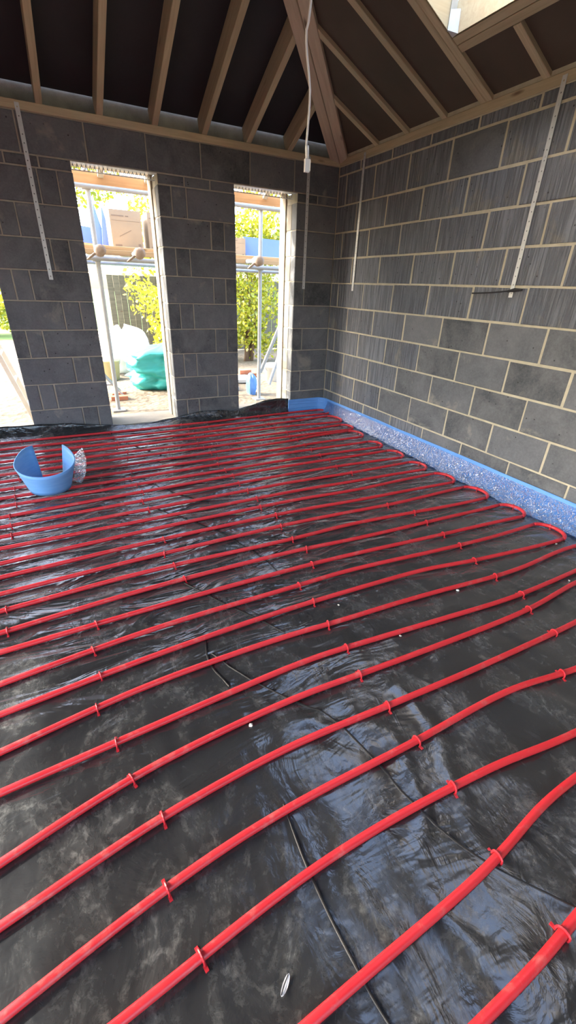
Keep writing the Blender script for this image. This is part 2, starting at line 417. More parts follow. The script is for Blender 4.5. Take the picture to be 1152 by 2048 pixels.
for mir in (False, True):
    for y in (-.575, -.965, -1.365): rafter_side(y, -.04, -y - .09, mir)
    for y in (-1.708, -1.757): rafter_side(y, -.04, -y - .08, mir)
    for y in (-2.945, -2.994, -3.345, -3.394, -4.60, -4.65, -5.0, -5.4, -5.8, -6.2, -6.6): rafter_side(y, -.04, RID - .03, mir)
    for y in (-2.155, -2.555, -3.78, -4.18): rafter_side(y, -.04, .325 if not mir else 1.5, mir); rafter_side(y, 1.56, min(RID - .03, -y - .1), mir)
timber('ridge_board', (MID, MID, ZB + RID * TAN - .02), (MID, YB, ZB + RID * TAN - .02), .04, .2, m_hip, roof)
for sg, x0 in ((1, 0.0), (-1, XL)):                      # doubled hip rafters
    for k in (-1, 1):
        off = Vector((sg, -1, 0)).normalized() * (.044 * k)
        p0 = Vector((x0 + sg * .02, .02, ZB - .045)) + off; p1 = Vector((x0 - sg * RID, -RID, ZB - .035 + TAN * RID)) + off
        timber('hip_rafter', p0, p1, .084, .21, m_hip, roof, ch=.004)
for wi, (ya, yb) in enumerate(ROOFL):                # framed rooflight shafts
    mir = wi >= 2; w = empty('window_%d' % (wi + 1)); w['kind'] = 'structure'
    sx = (lambda d: XL + d) if mir else (lambda d: -d)
    tag(w, ['rooflight shaft nearest the back corner of the right slope', 'rooflight shaft further from the back wall in the right slope', 'rooflight shaft nearest the back corner of the left slope', 'rooflight shaft further from the back wall in the left slope'][wi], 'rooflight', kind='structure')
    n_ = Vector((TAN if not mir else -TAN, 0, 1)).normalized()
    for d in (.350, .397): timber('trimmer', (sx(d), ya, ZB + d * TAN), (sx(d), yb, ZB + d * TAN), RW, RD, m_pine, w, upv=n_)
    for d in (1.475, 1.522): timber('trimmer', (sx(d), ya, ZB + d * TAN), (sx(d), yb, ZB + d * TAN), RW, RD, m_pine, w, upv=n_)
    e0, e1 = .427, 1.445; top = .42
    def panel(nm, quad, th):
        v = [Vector(p) for p in quad]; nn = (v[1] - v[0]).cross(v[3] - v[0]).normalized() * th
        obj(nm, [*v, *[p + nn for p in v]], [(3, 2, 1, 0), (4, 5, 6, 7), (0, 1, 5, 4), (1, 2, 6, 5), (2, 3, 7, 6), (3, 0, 4, 7)], m_lining, w)
    z = lambda d: ZB + d * TAN
    for yy, th in ((yb - .004, .003), (ya + .004, -.003)): panel('lining_board', [(sx(e0), yy, z(e0) + .001), (sx(e1), yy, z(e1) + .001), (sx(e1), yy, z(e1) + top), (sx(e0), yy, z(e0) + top)], th if not mir else -th)
    for d, th in ((e0, -.002), (e1, .002)): panel('lining_board', [(sx(d), ya + .013, z(d) + .001), (sx(d), yb - .013, z(d) + .001), (sx(d), yb - .013, z(d) + top), (sx(d), ya + .013, z(d) + top)], th)
    s = MB(); s.box(sx(e0 + .046), sx(e0 + .004), yb - .012, yb - .008, z(e0) + .012, z(e0) + top)
    s.add([(sx(e0 + .004), yb - .011, z(e0) - .006), (sx(e0 + .050), yb - .013, z(e0) + .016), (sx(e0 + .046), yb - .013, z(e0) + .10), (sx(e0 + .004), yb - .045, z(e0) + .10), (sx(e0 + .004), yb - .05, z(e0) + .0)], [(0, 1, 2, 3, 4)])
    s.out('metal_hanger', m_galv, w)
for k, x in enumerate(xs):                               # white rafter tails and the fascia outside
    timber('rafter_tail', (x + .02, .36, ZB - .36 * TAN - .01), (x + .02, .60, ZB - .6 * TAN - .01), .05, .05, m_white_wood, roof)
obj('fascia_board', boxv(XL - .3, .3, .602, .622, 2.075, 2.165), BOXF, m_fascia, roof)

# ------------------------------------------------------------------ black polythene membrane
UPB = [(-5.53, -.14), (-3.39, -.14), (-2.57, -.17), (-2.12, -.24), (-1.61, -.20), (-1.25, -.12), (-.85, -.05), (-.45, -.035), (0, -.03)]
UPT = [(-5.53, .12), (-3.363, .122), (-3.09, .117), (-2.889, .11), (-2.637, .074), (-2.438, .05), (-2.25, .03), (-2.082, .034), (-1.928, .052), (-1.771, .073), (-1.555, .105), (-1.333, .101), (-1.191, .078), (-.983, .121), (-.8, .163), (-.638, .178), (-.50, .165)]
FOLDS = [[(-2.46, -1.23), (-2.34, -1.49), (-2.24, -1.68), (-2.06, -1.94)], [(-2.43, -1.81), (-2.35, -1.96), (-2.26, -2.10), (-2.11, -2.36), (-2.0, -2.67), (-1.97, -2.88)],
         [(-2.44, -2.73), (-2.39, -2.82), (-2.31, -2.96), (-2.22, -3.10), (-2.14, -3.25)], [(-2.46, -3.23), (-2.37, -3.41), (-2.25, -3.58), (-2.18, -3.67), (-2.13, -3.88), (-2.11, -4.01), (-2.05, -4.19), (-1.9, -4.4)],
         [(-2.38, -.49), (-2.28, -.66), (-2.14, -.94), (-2.07, -1.09)], [(-2.45, -3.12), (-2.48, -3.26), (-2.45, -3.41)], [(-2.45, -3.86), (-2.46, -4.05), (-2.45, -4.26), (-2.42, -4.40)]]
def n3(x, y, z=0.0): return noise.noise((x, y, z))
def ridge(x, y, z): return 1 - abs(noise.noise((x, y, z))) * 2
def fh(x, y):
    """height of the sheet over the slab: soft billows, long folds, star creases in the near field"""
    w = n3(x * 1.3, y * 1.3, 2) * .5 + n3(x * 2.9 + y * .6, y * 3.6, 5) * .35
    fold = max(0, ridge(x * 1.1 + .5 * n3(x * 2, y * 2, 9), y * 5.2 + .6 * n3(x * 1.5, y * 1.5, 4), 7) - .55) * (1.0 if x < -1.9 else .35)
    near = max(0.0, min(1.0, (-3.2 - y) / .5)) * max(0.0, min(1.0, (x + 2.75) / .4))
    st = max(0, ridge(x * 4.2 + n3(x * 3, y * 3, 1), y * 1.6 + n3(x * 2, y * 2, 8), 12) - .5) * near
    st2 = max(0, ridge(x * 6 - y * 3, y * 3.5 + x * 2, 21) - .62) * near
    h = .0045 * w + .010 * fold + .014 * st + .008 * st2 + .006 * near * n3(x * 5, y * 4, 31)
    for lx, ya, yb in ((-2.735 + .02 * math.sin(y * 3), -2.6, -4.5), (-2.66 - .03 * math.sin(y * 2), -2.2, -3.6), (-2.44 + .012 * math.sin(y * 4), -3.0, -4.4)):
        if yb < y < ya: h += .0055 * math.exp(-((x - lx) / .013) ** 2) * (.6 + .4 * n3(0, y * 6, lx))
    for cx in (-1.98, -1.1, -2.8):                      # pulled tight at the clips
        d = abs(x - cx)
        if d < .12: h *= .45 + .55 * d / .12
    return max(-.008, min(.0090, h)) + .001
memb = empty('polythene_membrane', (0, 0, 0))
tag(memb, 'wrinkled black polythene sheet covering the whole floor under the red pipe', 'membrane')
v = []; f = []
ys = []; y = -.02
while y > -5.4: ys.append(y); y -= .022 if y > -2.4 else .0145
xs_ = []; x = -.01
while x > -4.0: xs_.append(x); x -= .018
while x > XL + .02: xs_.append(x); x -= .06
for y in ys:
    for x in xs_: v.append((x, y, fh(x, y)))
n = len(xs_)
for j in range(len(ys) - 1):
    for i in range(n - 1): a = j * n + i; f.append((a, a + n, a + n + 1, a + 1))
f = [tuple(reversed(q)) for q in f]
sheet = obj('sheet', v, f, m_poly, memb, True)
obj('sheet', boxv(XL + .02, -.01, YB + .03, -5.38, -.012, .002), BOXF, m_poly, memb)
# upstand lapped against the foot of the back wall
v = []; f = []; N = 10; cols = []
x = -.49
while x > XL + .03: cols.append(x); x -= .03
for x in cols:
    yb = lerp(UPB, x); zt = lerp(UPT, x) + .006 * n3(x * 5, 0, 1)
    for k in range(N + 1):
        s = k / N; yy = yb + (-.018 - yb) * (1 - (1 - s) ** 1.7) + .010 * n3(x * 4, s * 3, 3) * math.sin(s * math.pi)
        v.append((x, min(yy, -.006), .003 + zt * s ** 1.5 + .006 * n3(x * 7, s * 4, 6) * s))
for i in range(len(cols) - 1):
    for k in range(N): a = i * (N + 1) + k; f.append((a, a + N + 1, a + N + 2, a + 1))
o = obj('upstand', v, f, m_poly, memb, True); md = o.modifiers.new('t', 'SOLIDIFY'); md.thickness = .0015
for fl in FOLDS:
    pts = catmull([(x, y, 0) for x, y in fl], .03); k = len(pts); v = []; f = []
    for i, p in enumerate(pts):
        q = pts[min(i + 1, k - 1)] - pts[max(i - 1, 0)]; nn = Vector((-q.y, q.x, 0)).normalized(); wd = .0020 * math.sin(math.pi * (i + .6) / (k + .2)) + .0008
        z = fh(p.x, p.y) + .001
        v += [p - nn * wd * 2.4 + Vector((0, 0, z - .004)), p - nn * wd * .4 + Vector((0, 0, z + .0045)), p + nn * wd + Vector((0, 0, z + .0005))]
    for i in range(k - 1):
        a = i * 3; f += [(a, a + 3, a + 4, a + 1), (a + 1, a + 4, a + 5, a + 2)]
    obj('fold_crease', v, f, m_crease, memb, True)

# ------------------------------------------------------------------ blue foam edge strip with its clear film skirt
strip = empty('edge_strip', (0, 0, 0)); tag(strip, 'long blue foam edge strip standing along the foot of the right wall', 'insulation strip')
path = [(-.485, -.016)] + [(-.40 + .05 * k, -.012) for k in range(6)]
path += [(-.012 - .10 + .10 * math.sin(R(a)), -.012 - .10 + .10 * math.cos(R(a))) for a in range(0, 91, 15)]
y = -.16
while y > -5.3: path.append((-.012 + .002 * math.sin(y * 5), y)); y -= .12
prof = [(-.003, .002), (-.003, .045), (.0005, .047), (-.003, .049), (-.003, .090), (.0005, .092), (-.003, .094), (-.003, .118), (.0005, .120), (-.003, .122), (-.004, .146), (.0, .150), (.004, .146), (.004, .002)]
v = []; f = []; k = len(path); P = [Vector((a, b, 0)) for a, b in path]; np_ = len(prof)
for i in range(k):
    t_ = (P[min(i + 1, k - 1)] - P[max(i - 1, 0)]).normalized(); nn = Vector((-t_.y, t_.x, 0))   # to the wall side
    for a, z in prof: v.append(P[i] + nn * a + Vector((0, 0, z + .004 * n3(P[i].x * 4, P[i].y * 4, z > .1))))
for i in range(k - 1):
    for j in range(np_): a = i * np_ + j; b = i * np_ + (j + 1) % np_; f.append((a, b, b + np_, a + np_))
f.append(tuple(range(np_))); f.append(tuple((k - 1) * np_ + j for j in reversed(range(np_))))
o = obj('foam', v, [tuple(reversed(q)) for q in f], m_foam, strip)
v = []; f = []; N = 12; k = 0; y = -.13
while y > -5.2:
    reach = .06 + .09 * min(1, max(0, (-y - .3) / 2.2)) + .018 * n3(0, y * 3, 2)
    for j in range(N + 1):
        s = j / N; sx_ = -.017 - reach * s ** 1.15; z = .112 * (1 - s) ** 2.0 + .013 + .016 * n3(s * 6, y * 11, 1) * math.sin(math.pi * min(1, s * 1.05)) + .010 * n3(s * 14, y * 23, 4) * min(1, s * 3)
        v.append((min(sx_ + .012 * n3(s * 8, y * 14, 9) * s, -.017), y + .01 * n3(s * 9, y * 9, 5), max(z, fh(sx_, y) + .004)))
    y -= .022; k += 1
for i in range(k - 1):
    for j in range(N): a = i * (N + 1) + j; f.append((a, a + N + 1, a + N + 2, a + 1))
o = obj('film_skirt', v, f, m_film, strip, True); o['label'] = 'crinkled clear plastic skirt'

# ------------------------------------------------------------------ red heating pipe: runs, bends, clips
RUNS=[
  [(-1.265,-0.12),(-0.492,-0.079),(-0.144,-0.052),(-0.051,-0.069)],
  [(-3.371,-0.33),(-2.134,-0.314),(-0.581,-0.253),(-0.389,-0.261),(-0.13,-0.224)],
  [(-3.36,-0.498),(-2.165,-0.475),(-0.664,-0.414),(-0.286,-0.368),(-0.11,-0.422)],
  [(-3.35,-0.649),(-2.191,-0.608),(-0.741,-0.565),(-0.481,-0.59),(-0.225,-0.604)],
  [(-3.34,-0.793),(-2.221,-0.761),(-0.834,-0.746),(-0.643,-0.742),(-0.273,-0.721),(-0.133,-0.773)],
  [(-3.331,-0.938),(-2.248,-0.9),(-0.901,-0.878),(-0.652,-0.888),(-0.261,-0.924)],
  [(-3.322,-1.078),(-2.278,-1.056),(-0.967,-1.005),(-0.686,-0.947),(-0.374,-0.938),(-0.189,-1.008)],
  [(-3.312,-1.228),(-2.306,-1.204),(-1.051,-1.171),(-0.752,-1.143),(-0.31,-1.161)],
  [(-3.302,-1.374),(-2.334,-1.347),(-1.112,-1.289),(-0.476,-1.297),(-0.252,-1.302),(-0.18,-1.35)],
  [(-3.294,-1.503),(-2.359,-1.477),(-1.191,-1.443),(-0.581,-1.449),(-0.328,-1.465)],
  [(-3.283,-1.666),(-2.386,-1.616),(-1.254,-1.565),(-0.667,-1.577),(-0.338,-1.575),(-0.192,-1.617)],
  [(-3.274,-1.798),(-2.413,-1.757),(-1.336,-1.725),(-0.774,-1.733),(-0.382,-1.759),(-0.28,-1.759)],
  [(-3.266,-1.923),(-2.441,-1.898),(-1.41,-1.871),(-0.882,-1.892),(-0.552,-1.886),(-0.247,-1.907)],
  [(-3.257,-2.054),(-2.468,-2.039),(-1.487,-2.02),(-0.982,-2.039),(-0.609,-2.042),(-0.353,-2.058),(-0.265,-2.055)],
  [(-3.247,-2.212),(-2.493,-2.167),(-1.553,-2.149),(-1.076,-2.176),(-0.58,-2.165),(-0.261,-2.185),(-0.156,-2.236)],
  [(-3.238,-2.345),(-2.52,-2.305),(-1.626,-2.293),(-1.173,-2.319),(-0.603,-2.338),(-0.312,-2.349)],
  [(-3.229,-2.487),(-2.548,-2.453),(-1.699,-2.434),(-1.261,-2.449),(-0.92,-2.47),(-0.461,-2.459),(-0.222,-2.485),(-0.14,-2.534)],
  [(-3.22,-2.62),(-2.573,-2.581),(-1.783,-2.599),(-1.356,-2.587),(-0.91,-2.619),(-0.459,-2.656),(-0.286,-2.662)],
  [(-3.21,-2.77),(-2.6,-2.722),(-1.843,-2.716),(-1.462,-2.743),(-0.98,-2.76),(-0.534,-2.771),(-0.398,-2.782),(-0.204,-2.802),(-0.135,-2.837)],
  [(-3.202,-2.89),(-2.629,-2.87),(-1.92,-2.865),(-1.552,-2.875),(-0.915,-2.918),(-0.529,-2.939),(-0.323,-2.957),(-0.245,-2.955)],
  [(-3.191,-3.061),(-2.655,-3.006),(-1.989,-2.999),(-1.618,-2.996),(-1.04,-3.044),(-0.586,-3.069),(-0.274,-3.088),(-0.187,-3.119)],
  [(-3.182,-3.2),(-2.685,-3.157),(-2.057,-3.132),(-1.243,-3.155),(-1.111,-3.182),(-0.774,-3.222),(-0.391,-3.258),(-0.297,-3.255)],
  [(-3.172,-3.35),(-2.71,-3.289),(-2.132,-3.28),(-1.941,-3.295),(-1.486,-3.312),(-0.978,-3.355),(-0.726,-3.36),(-0.357,-3.332),(-0.24,-3.332)],
  [(-3.163,-3.487),(-2.21,-3.432),(-1.954,-3.442),(-1.417,-3.484),(-1.014,-3.513),(-0.516,-3.503)],
  [(-3.15,-3.679),(-2.814,-3.6),(-2.286,-3.564),(-1.983,-3.578),(-1.601,-3.594),(-1.047,-3.605),(-0.616,-3.566)],
  [(-3.142,-3.814),(-2.778,-3.747),(-2.539,-3.728),(-2.363,-3.717),(-1.975,-3.734),(-1.622,-3.748),(-1.084,-3.755),(-0.918,-3.754)],
  [(-3.131,-3.973),(-2.788,-3.907),(-2.445,-3.877),(-1.98,-3.881),(-1.589,-3.871),(-1.376,-3.89),(-1.237,-3.92)],
  [(-2.921,-4.08),(-2.754,-4.062),(-2.525,-4.035),(-2.228,-4.028),(-1.977,-4.04),(-1.732,-4.056),(-1.465,-4.094)],
  [(-2.583,-4.249),(-2.483,-4.244),(-2.308,-4.239),(-2.009,-4.226),(-1.796,-4.189),(-1.61,-4.185)],
  [(-2.275,-4.402),(-2.013,-4.399),(-1.933,-4.385)],
]
CLIPS={13:[-1.76],14:[-3.24,-1.76],15:[-3.22,-2.45,-1.75],16:[-2.47,-1.77,-0.93],17:[-3.2,-2.45,-1.79,-0.9],18:[-3.18,-2.44,-1.77,-0.92],19:[-2.86,-1.76,-0.91],20:[-2.89,-1.94,-0.92],21:[-2.87,-1.94,-0.95],22:[-2.85,-1.95,-0.97],23:[-2.82,-1.95,-1.01],24:[-2.81,-1.98,-1.05],25:[-2.78,-1.97,-1.08],26:[-2.79,-1.98,-1.24],27:[-2.75,-1.98],28:[-2.01],29:[-2.01]}

ZP = .0165; RP = .0110
pipe = empty('heating_pipe', (0, 0, 0)); tag(pipe, 'red plastic underfloor heating pipe snaking in parallel rows over the black sheet', 'pipe')
TIPS = {0: -.037, 2: -.074, 4: -.124, 6: -.17, 8: -.187, 10: -.179, 12: -.188, 14: -.167, 16: -.149, 18: -.151, 20: -.178, 22: -.16, 24: -.17, 26: -.20, 28: -.22}
v = []; f = []                                            # one clip: a hoop with two barbed feet
hoop = [(0, -.0145, -.014), (0, -.0145, .0)] + [(0, -.0145 * math.cos(R(a)), .0145 * math.sin(R(a))) for a in range(30, 151, 30)] + [(0, .0145, .0), (0, .0145, -.014)]
cm = MB(); cm.tube(hoop, .0030, 6); cm.box(-.004, .004, -.026, -.012, -.0145, -.011); cm.box(-.004, .004, .012, .026, -.0145, -.011)
clip_me = mesh('clip', cm.v, cm.f); clip_me.materials.append(m_clip)
def clip(par, x, y, a, s=1.0):
    o = link('clip', clip_me, m_clip, par, (x, y, ZP), (random.uniform(-.1, .1), 0, a + random.uniform(-.25, .25))); return o
ends_r = {}; ends_l = {}
for i, run in enumerate(RUNS):
    e = i - (i % 2); tip = TIPS[e]; pts = [p for p in run if p[0] < tip - .14]
    yend = run[-1][1] if len(run) < 3 else pts[-1][1]
    gap = abs(RUNS[min(e + 1, 29)][-1][1] - RUNS[e][-1][1])
    other = RUNS[e + 1] if i == e else RUNS[e]
    pe = pts[-1]; xe = tip - .085
    ye = pe[1] + (.004 if i % 2 == 0 else -.004)
    if i == 22: ye = -3.345
    if i == 23: ye = -3.490
    if i == 24: ye = -3.575
    if i == 25: ye = -3.735
    if i == 26: ye = -3.985
    if i == 27: ye = -4.14
    if i == 28: ye = -4.18
    if i == 29: ye = -4.34
    pts = pts + [(xe, ye)]
    sl = (pts[1][1] - pts[0][1]) / (pts[1][0] - pts[0][0]); q0 = pts[0]; xl = -5.25
    y0 = q0[1] - max(-.05, min(.3, sl)) * .45
    pts = [(xl, y0), (q0[0] - 1.1, y0), (q0[0] - .3, q0[1] - max(-.05, min(.3, sl)) * .25)] + pts
    ends_r[i] = (xe, ye); ends_l[i] = (xl, y0)
    zz = lambda x, y: ZP + .0015 * n3(x * 2, y * 9, 3)
    P = catmull([(x, y, 0) for x, y in pts], .04)
    for _ in range(14): P = [P[0]] + [(P[k - 1] + P[k] * 2 + P[k + 1]) / 4 for k in range(1, len(P) - 1)] + [P[-1]]
    P = [Vector((p.x, p.y, zz(p.x, p.y))) for p in P]; P[-1].z = P[0].z = ZP
    vv, ff = tube(P, RP, 12); r = obj('straight_run', vv, ff, m_pipe, pipe, True)
    cl = CLIPS.get(i) or [-.9, -1.76, -2.45, -3.2]
    for cx in list(cl) + [-3.9, -4.6]:
        cx += random.uniform(-.02, .02)
        b = min(P, key=lambda p: abs(p.x - cx)); q = P[min(P.index(b) + 1, len(P) - 1)]
        if b.x < ends_r[i][0] - .05: clip(r, b.x, b.y, math.atan2(q.y - b.y, q.x - b.x) if q != b else 0)
def bend(A, B, dx):
    yc = (A[1] + B[1]) / 2; ry = (A[1] - B[1]) / 2; xc = (A[0] + B[0]) / 2; pts = []
    for k in range(17):
        a = math.pi / 2 - math.pi * k / 16; s = k / 16
        pts.append((A[0] + (B[0] - A[0]) * s + dx * math.cos(a), yc + ry * math.sin(a), ZP))
    vv, ff = tube(pts, RP, 12); return obj('return_bend', vv, ff, m_pipe, pipe, True), pts
for e in range(0, 30, 2):
    b, pts = bend(ends_r[e], ends_r[e + 1], .085); p = pts[6]; clip(b, p[0], p[1], -.9)
for e in range(1, 29, 2): bend(ends_l[e], ends_l[e + 1], -.085)

# ------------------------------------------------------------------ curled offcut of edge strip on the pipes
cut = empty('foam_offcut', (-2.995, -1.355, .026)); tag(cut, 'short blue foam offcut curled into a horseshoe on the pipes near the left', 'foam offcut')
v = []; f = []; NA = 40; rows = 7
def cpt(a, s, rr=0.0):                                    # a = angle, 0 at the front
    w = .5 + .5 * s; r0 = .125 + .055 * s + rr
    bk = max(0.0, -math.cos(a)); sn = math.sin(a); x = math.copysign(abs(sn) ** (1 - .45 * bk), sn) * r0; y = -math.cos(a) * r0 * (.94 + .35 * bk)
    lift = .036 * (1 - math.cos(a)); return Vector((x, y, .004 + .152 * s + lift * (.3 + s)))
A0, A1 = R(-170), R(150)
for i in range(NA + 1):
    a = A0 + (A1 - A0) * i / NA
    for j in range(rows): v.append(cpt(a, j / (rows - 1)))
for i in range(NA):
    for j in range(rows - 1): q = i * rows + j; f.append((q, q + 1, q + rows + 1, q + rows))
o = obj('foam', v, [tuple(reversed(q)) for q in f], m_foam2, cut, True); md = o.modifiers.new('t', 'SOLIDIFY'); md.thickness = .007; md.offset = 0
v = []; f = []
for i in range(13):
    s = i / 12; a = R(62 + 60 * s)
    for j in range(7):
        q = j / 6; p = cpt(a, .35 + .35 * s, .01 + .10 * q * (.6 + .4 * s)) + Vector((.006 * n3(s * 3, q * 3), .008 * n3(s * 3, q * 3, 3), .05 * q * s + .010 * n3(s * 4, q * 3, 7) - .02 * q * (1 - s)))
        v.append(p)
for i in range(12):
    for j in range(6): q = i * 7 + j; f.append((q, q + 7, q + 8, q + 1))
obj('film_flap', v, f, m_clear, cut, True)

# ------------------------------------------------------------------ restraint straps, cable stub, hanging cable
def strap(loc, rz_, L, label):
    w = .030; th = .0025; pitch = .05; n = int(L / pitch); mb = MB(); r = .0045; K = 8
    for i in range(n):
        zc = -(i + .5) * pitch; h = pitch / 2; a = w / 2
        out = [(a, -h), (a, 0), (a, h), (0, h), (-a, h), (-a, 0), (-a, -h), (0, -h)]
        ins = [(r * math.cos(math.atan2(p[1], p[0])), r * math.sin(math.atan2(p[1], p[0]))) for p in out]
        for fy, flip in ((0, False), (th, True)):
            vv = [(x, fy, zc + z) for x, z in out] + [(x, fy, zc + z) for x, z in ins]
            ff = [(k, (k + 1) % K, (k + 1) % K + K, k + K) for k in range(K)]
            mb.add(vv, [tuple(reversed(q)) if not flip else q for q in ff])
    mb.add([(-w / 2, 0, 0), (-w / 2, th, 0), (-w / 2, th, -n * pitch), (-w / 2, 0, -n * pitch)], [(0, 1, 2, 3)])
    mb.add([(w / 2, 0, 0), (w / 2, th, 0), (w / 2, th, -n * pitch), (w / 2, 0, -n * pitch)], [(3, 2, 1, 0)])
    mb.add([(-w / 2, 0, -n * pitch), (w / 2, 0, -n * pitch), (w / 2, th, -n * pitch), (-w / 2, th, -n * pitch)], [(0, 1, 2, 3)])
    o = empty('restraint_strap', loc); o.rotation_euler = (0, 0, rz_)
    mb.out('strap_band', m_galv, o)
    nb = MB()
    for zc in (-.10, -.33): nb.tube([(0, -.004, zc - .025), (0, .001, zc - .025)], .006, 8)
    nb.out('nail', m_galv, o)
    tag(o, label, 'strap', 'galvanised restraint straps'); return o
strap((-2.72, -.007, 2.40), R(1), 1.10, 'galvanised strap on the back wall left of the openings, over the wide pier')
strap((-.347, -.007, 2.40), R(-1), 1.10, 'galvanised strap in shade on the back wall right of the right opening')
strap((-.007, -.414, 2.40), -math.pi / 2, 1.10, 'galvanised strap on the right wall close to the corner')
strap((-.007, -2.276, 2.40), -math.pi / 2, 1.10, 'galvanised strap on the right wall, nearest the camera')
mb = MB(); mb.tube(catmull([(-.006, -1.947, 1.318), (-.010, -2.10, 1.325), (-.012, -2.25, 1.338)], .03), .0045, 8)
st = empty('cable_stub', (0, 0, 0)); tag(st, 'short black cable stub sticking out of the right wall behind the strap end', 'cable')
mb.out('flex', m_black_rub, st); mb = MB(); mb.tube([(-.006, -2.245, 1.337), (-.016, -2.30, 1.345), (-.018, -2.36, 1.347)], [.007, .012, .006], 8); mb.out('tape_end', m_black_rub, st)

cab = empty('hanging_cable', (-1.80, -2.63, 1.72)); tag(cab, 'white cable hanging from the roof with a connector at its end', 'cable')
pts = [Vector(p) for p in [(-1.8165, -2.6677, 1.7327), (-1.8206, -2.6636, 1.7682), (-1.8193, -2.6688, 1.8356), (-1.8214, -2.6764, 1.928), (-1.8407, -2.6797, 2.0125), (-1.8529, -2.6922, 2.0664), (-1.8487, -2.7072, 2.1308)]]
tp = pts[-1]; pts += [Vector((tp.x - .01, tp.y, tp.z + .3)), Vector((tp.x - .02, tp.y - .01, tp.z + .62)), Vector((tp.x - .03, tp.y, rz(tp.x, tp.y) - .18))]
loc = Vector(cab.location); vv, ff = tube([p - loc for p in catmull(pts, .03)], .0040, 10); obj('flex', vv, ff, m_white_pl, cab, True)
b0 = pts[0] - loc
vv, ff = tube([b0 + Vector((0, 0, .045)), b0 + Vector((0, 0, .03)), b0 + Vector((0, 0, .005))], [.0042, .0062, .0072], 10); obj('sleeve', vv, ff, m_white_pl, cab, True)
mb = MB(); mb.box(b0.x - .009, b0.x + .009, b0.y - .006, b0.y + .006, b0.z - .034, b0.z + .006)
mb.add([(b0.x + .009, b0.y - .006, b0.z - .03), (b0.x + .011, b0.y - .009, b0.z - .03), (b0.x + .011, b0.y - .009, b0.z + .004), (b0.x + .008, b0.y - .006, b0.z + .006)], [(0, 1, 2, 3)])
mb.out('connector', m_white_pl, cab)

# ------------------------------------------------------------------ crumbs on the sheet
m_chip = mat_plain('mortar_crumb', (.70, .67, .60), .9, .15, 30, .3)
def crumb(x, y, s, label, seed):
    rng = random.Random(seed); bm = bmesh.new(); bmesh.ops.create_icosphere(bm, subdivisions=1, radius=s)
    for q in bm.verts: q.co = Vector((q.co.x * rng.uniform(.6, 1.5), q.co.y * rng.uniform(.5, 1.2), q.co.z * rng.uniform(.4, .8)))
    lo = min(q.co.z for q in bm.verts)
    me = bpy.data.meshes.new('crumb'); bm.to_mesh(me); bm.free()
    o = link('mortar_crumb', me, m_chip, None, (x, y, fh(x, y) - lo - .001), (0, 0, rng.uniform(0, 6))); tag(o, label, 'crumb', 'mortar crumbs on the sheet')
crumb(-1.23, -3.35, .009, 'pale mortar crumb just below a red run at the right', 1)
crumb(-1.70, -3.475, .006, 'small round white crumb against a red run mid floor', 2)
crumb(-2.44, -3.59, .008, 'pale crumb left of centre between two near runs', 3)
crumb(-.33, -3.27, .007, 'white crumb beside the nearest visible return bend', 4)
crumb(-.62, -3.535, .006, 'white crumb between two runs at the right edge', 5)
crumb(-1.83, -3.19, .005, 'tiny white crumb mid floor below a red clip', 6)
m_slit = mat_plain('torn_edge', (.75, .76, .78), .35, .1)
o = empty('foil_scrap', (-2.605, -4.18, fh(-2.605, -4.18) + .002)); o.rotation_euler = (0, 0, R(38)); tag(o, 'small shiny white foil scrap on the sheet near the bottom edge', 'scrap')
v = [(0, 0, 0)]; 
for k in range(12): a = TAU * k / 12; v.append((.019 * math.cos(a), .006 * math.sin(a), .002 + .003 * abs(math.cos(a))))
f = [(0, 1 + k, 1 + (k + 1) % 12) for k in range(12)]
obj('foil', v, f, m_slit, o, True); mb = MB(); mb.tube([(-.017, .001, .006), (0, .0022, .0035), (.017, .001, .006)], .0012, 6); mb.out('dark_crease', m_black_rub, o)

# ------------------------------------------------------------------ scaffold outside the openings
sc = empty('scaffold', (0, 0, -.12)); tag(sc, 'tube scaffold with a board platform outside the back wall', 'scaffold'); sc.location = (0, 0, 0)
def tb(nm, a, b, r=.0242, m=m_steeltube, par=sc): vv, ff = tube([a, b], r, 12); return obj(nm, vv, ff, m, par, False)
for x in (-4.1, -2.235, -.335, 1.6):
    s = tb('standard', (x + .03, 1.2, 2.75), (x, 1.2, -.10)); mb = MB(); mb.box(x - .075, x + .075, 1.125, 1.275, -.125, -.105); mb.out('base_plate', m_steeltube, s)
    for z in (2.14, 1.515):
        mb = MB(); mb.box(x - .035, x + .045, 1.165, 1.235, z - .03, z + .04); mb.box(x + .04, x + .06, 1.18, 1.22, z - .012, z + .012); mb.out('coupler', m_steeltube, s)
for x in (-4.6, -2.80, -.48, 1.9):
    s = tb('standard', (x, 2.5, 2.75), (x, 2.5, -.14)); mb = MB(); mb.box(x - .075, x + .075, 2.425, 2.575, -.145, -.125); mb.out('base_plate', m_steeltube, s)
tb('guard_rail', (-6, 1.155, 2.15), (3, 1.155, 2.12)); tb('guard_rail', (-6, 2.55, 2.62), (3, 2.55, 2.62))
tb('ledger', (-6, 1.155, 1.515), (3, 1.155, 1.515)); tb('ledger', (-6, 2.55, 1.515), (3, 2.55, 1.515))
tb('brace', (-.30, 1.23, .24), (.32, 1.26, 1.5)); tb('brace', (.02, 1.62, -.02), (.42, 1.7, .95))
m_wrap = mat_plain('tube_wrap', (.24, .18, .14), .7, .4, 25, .5)
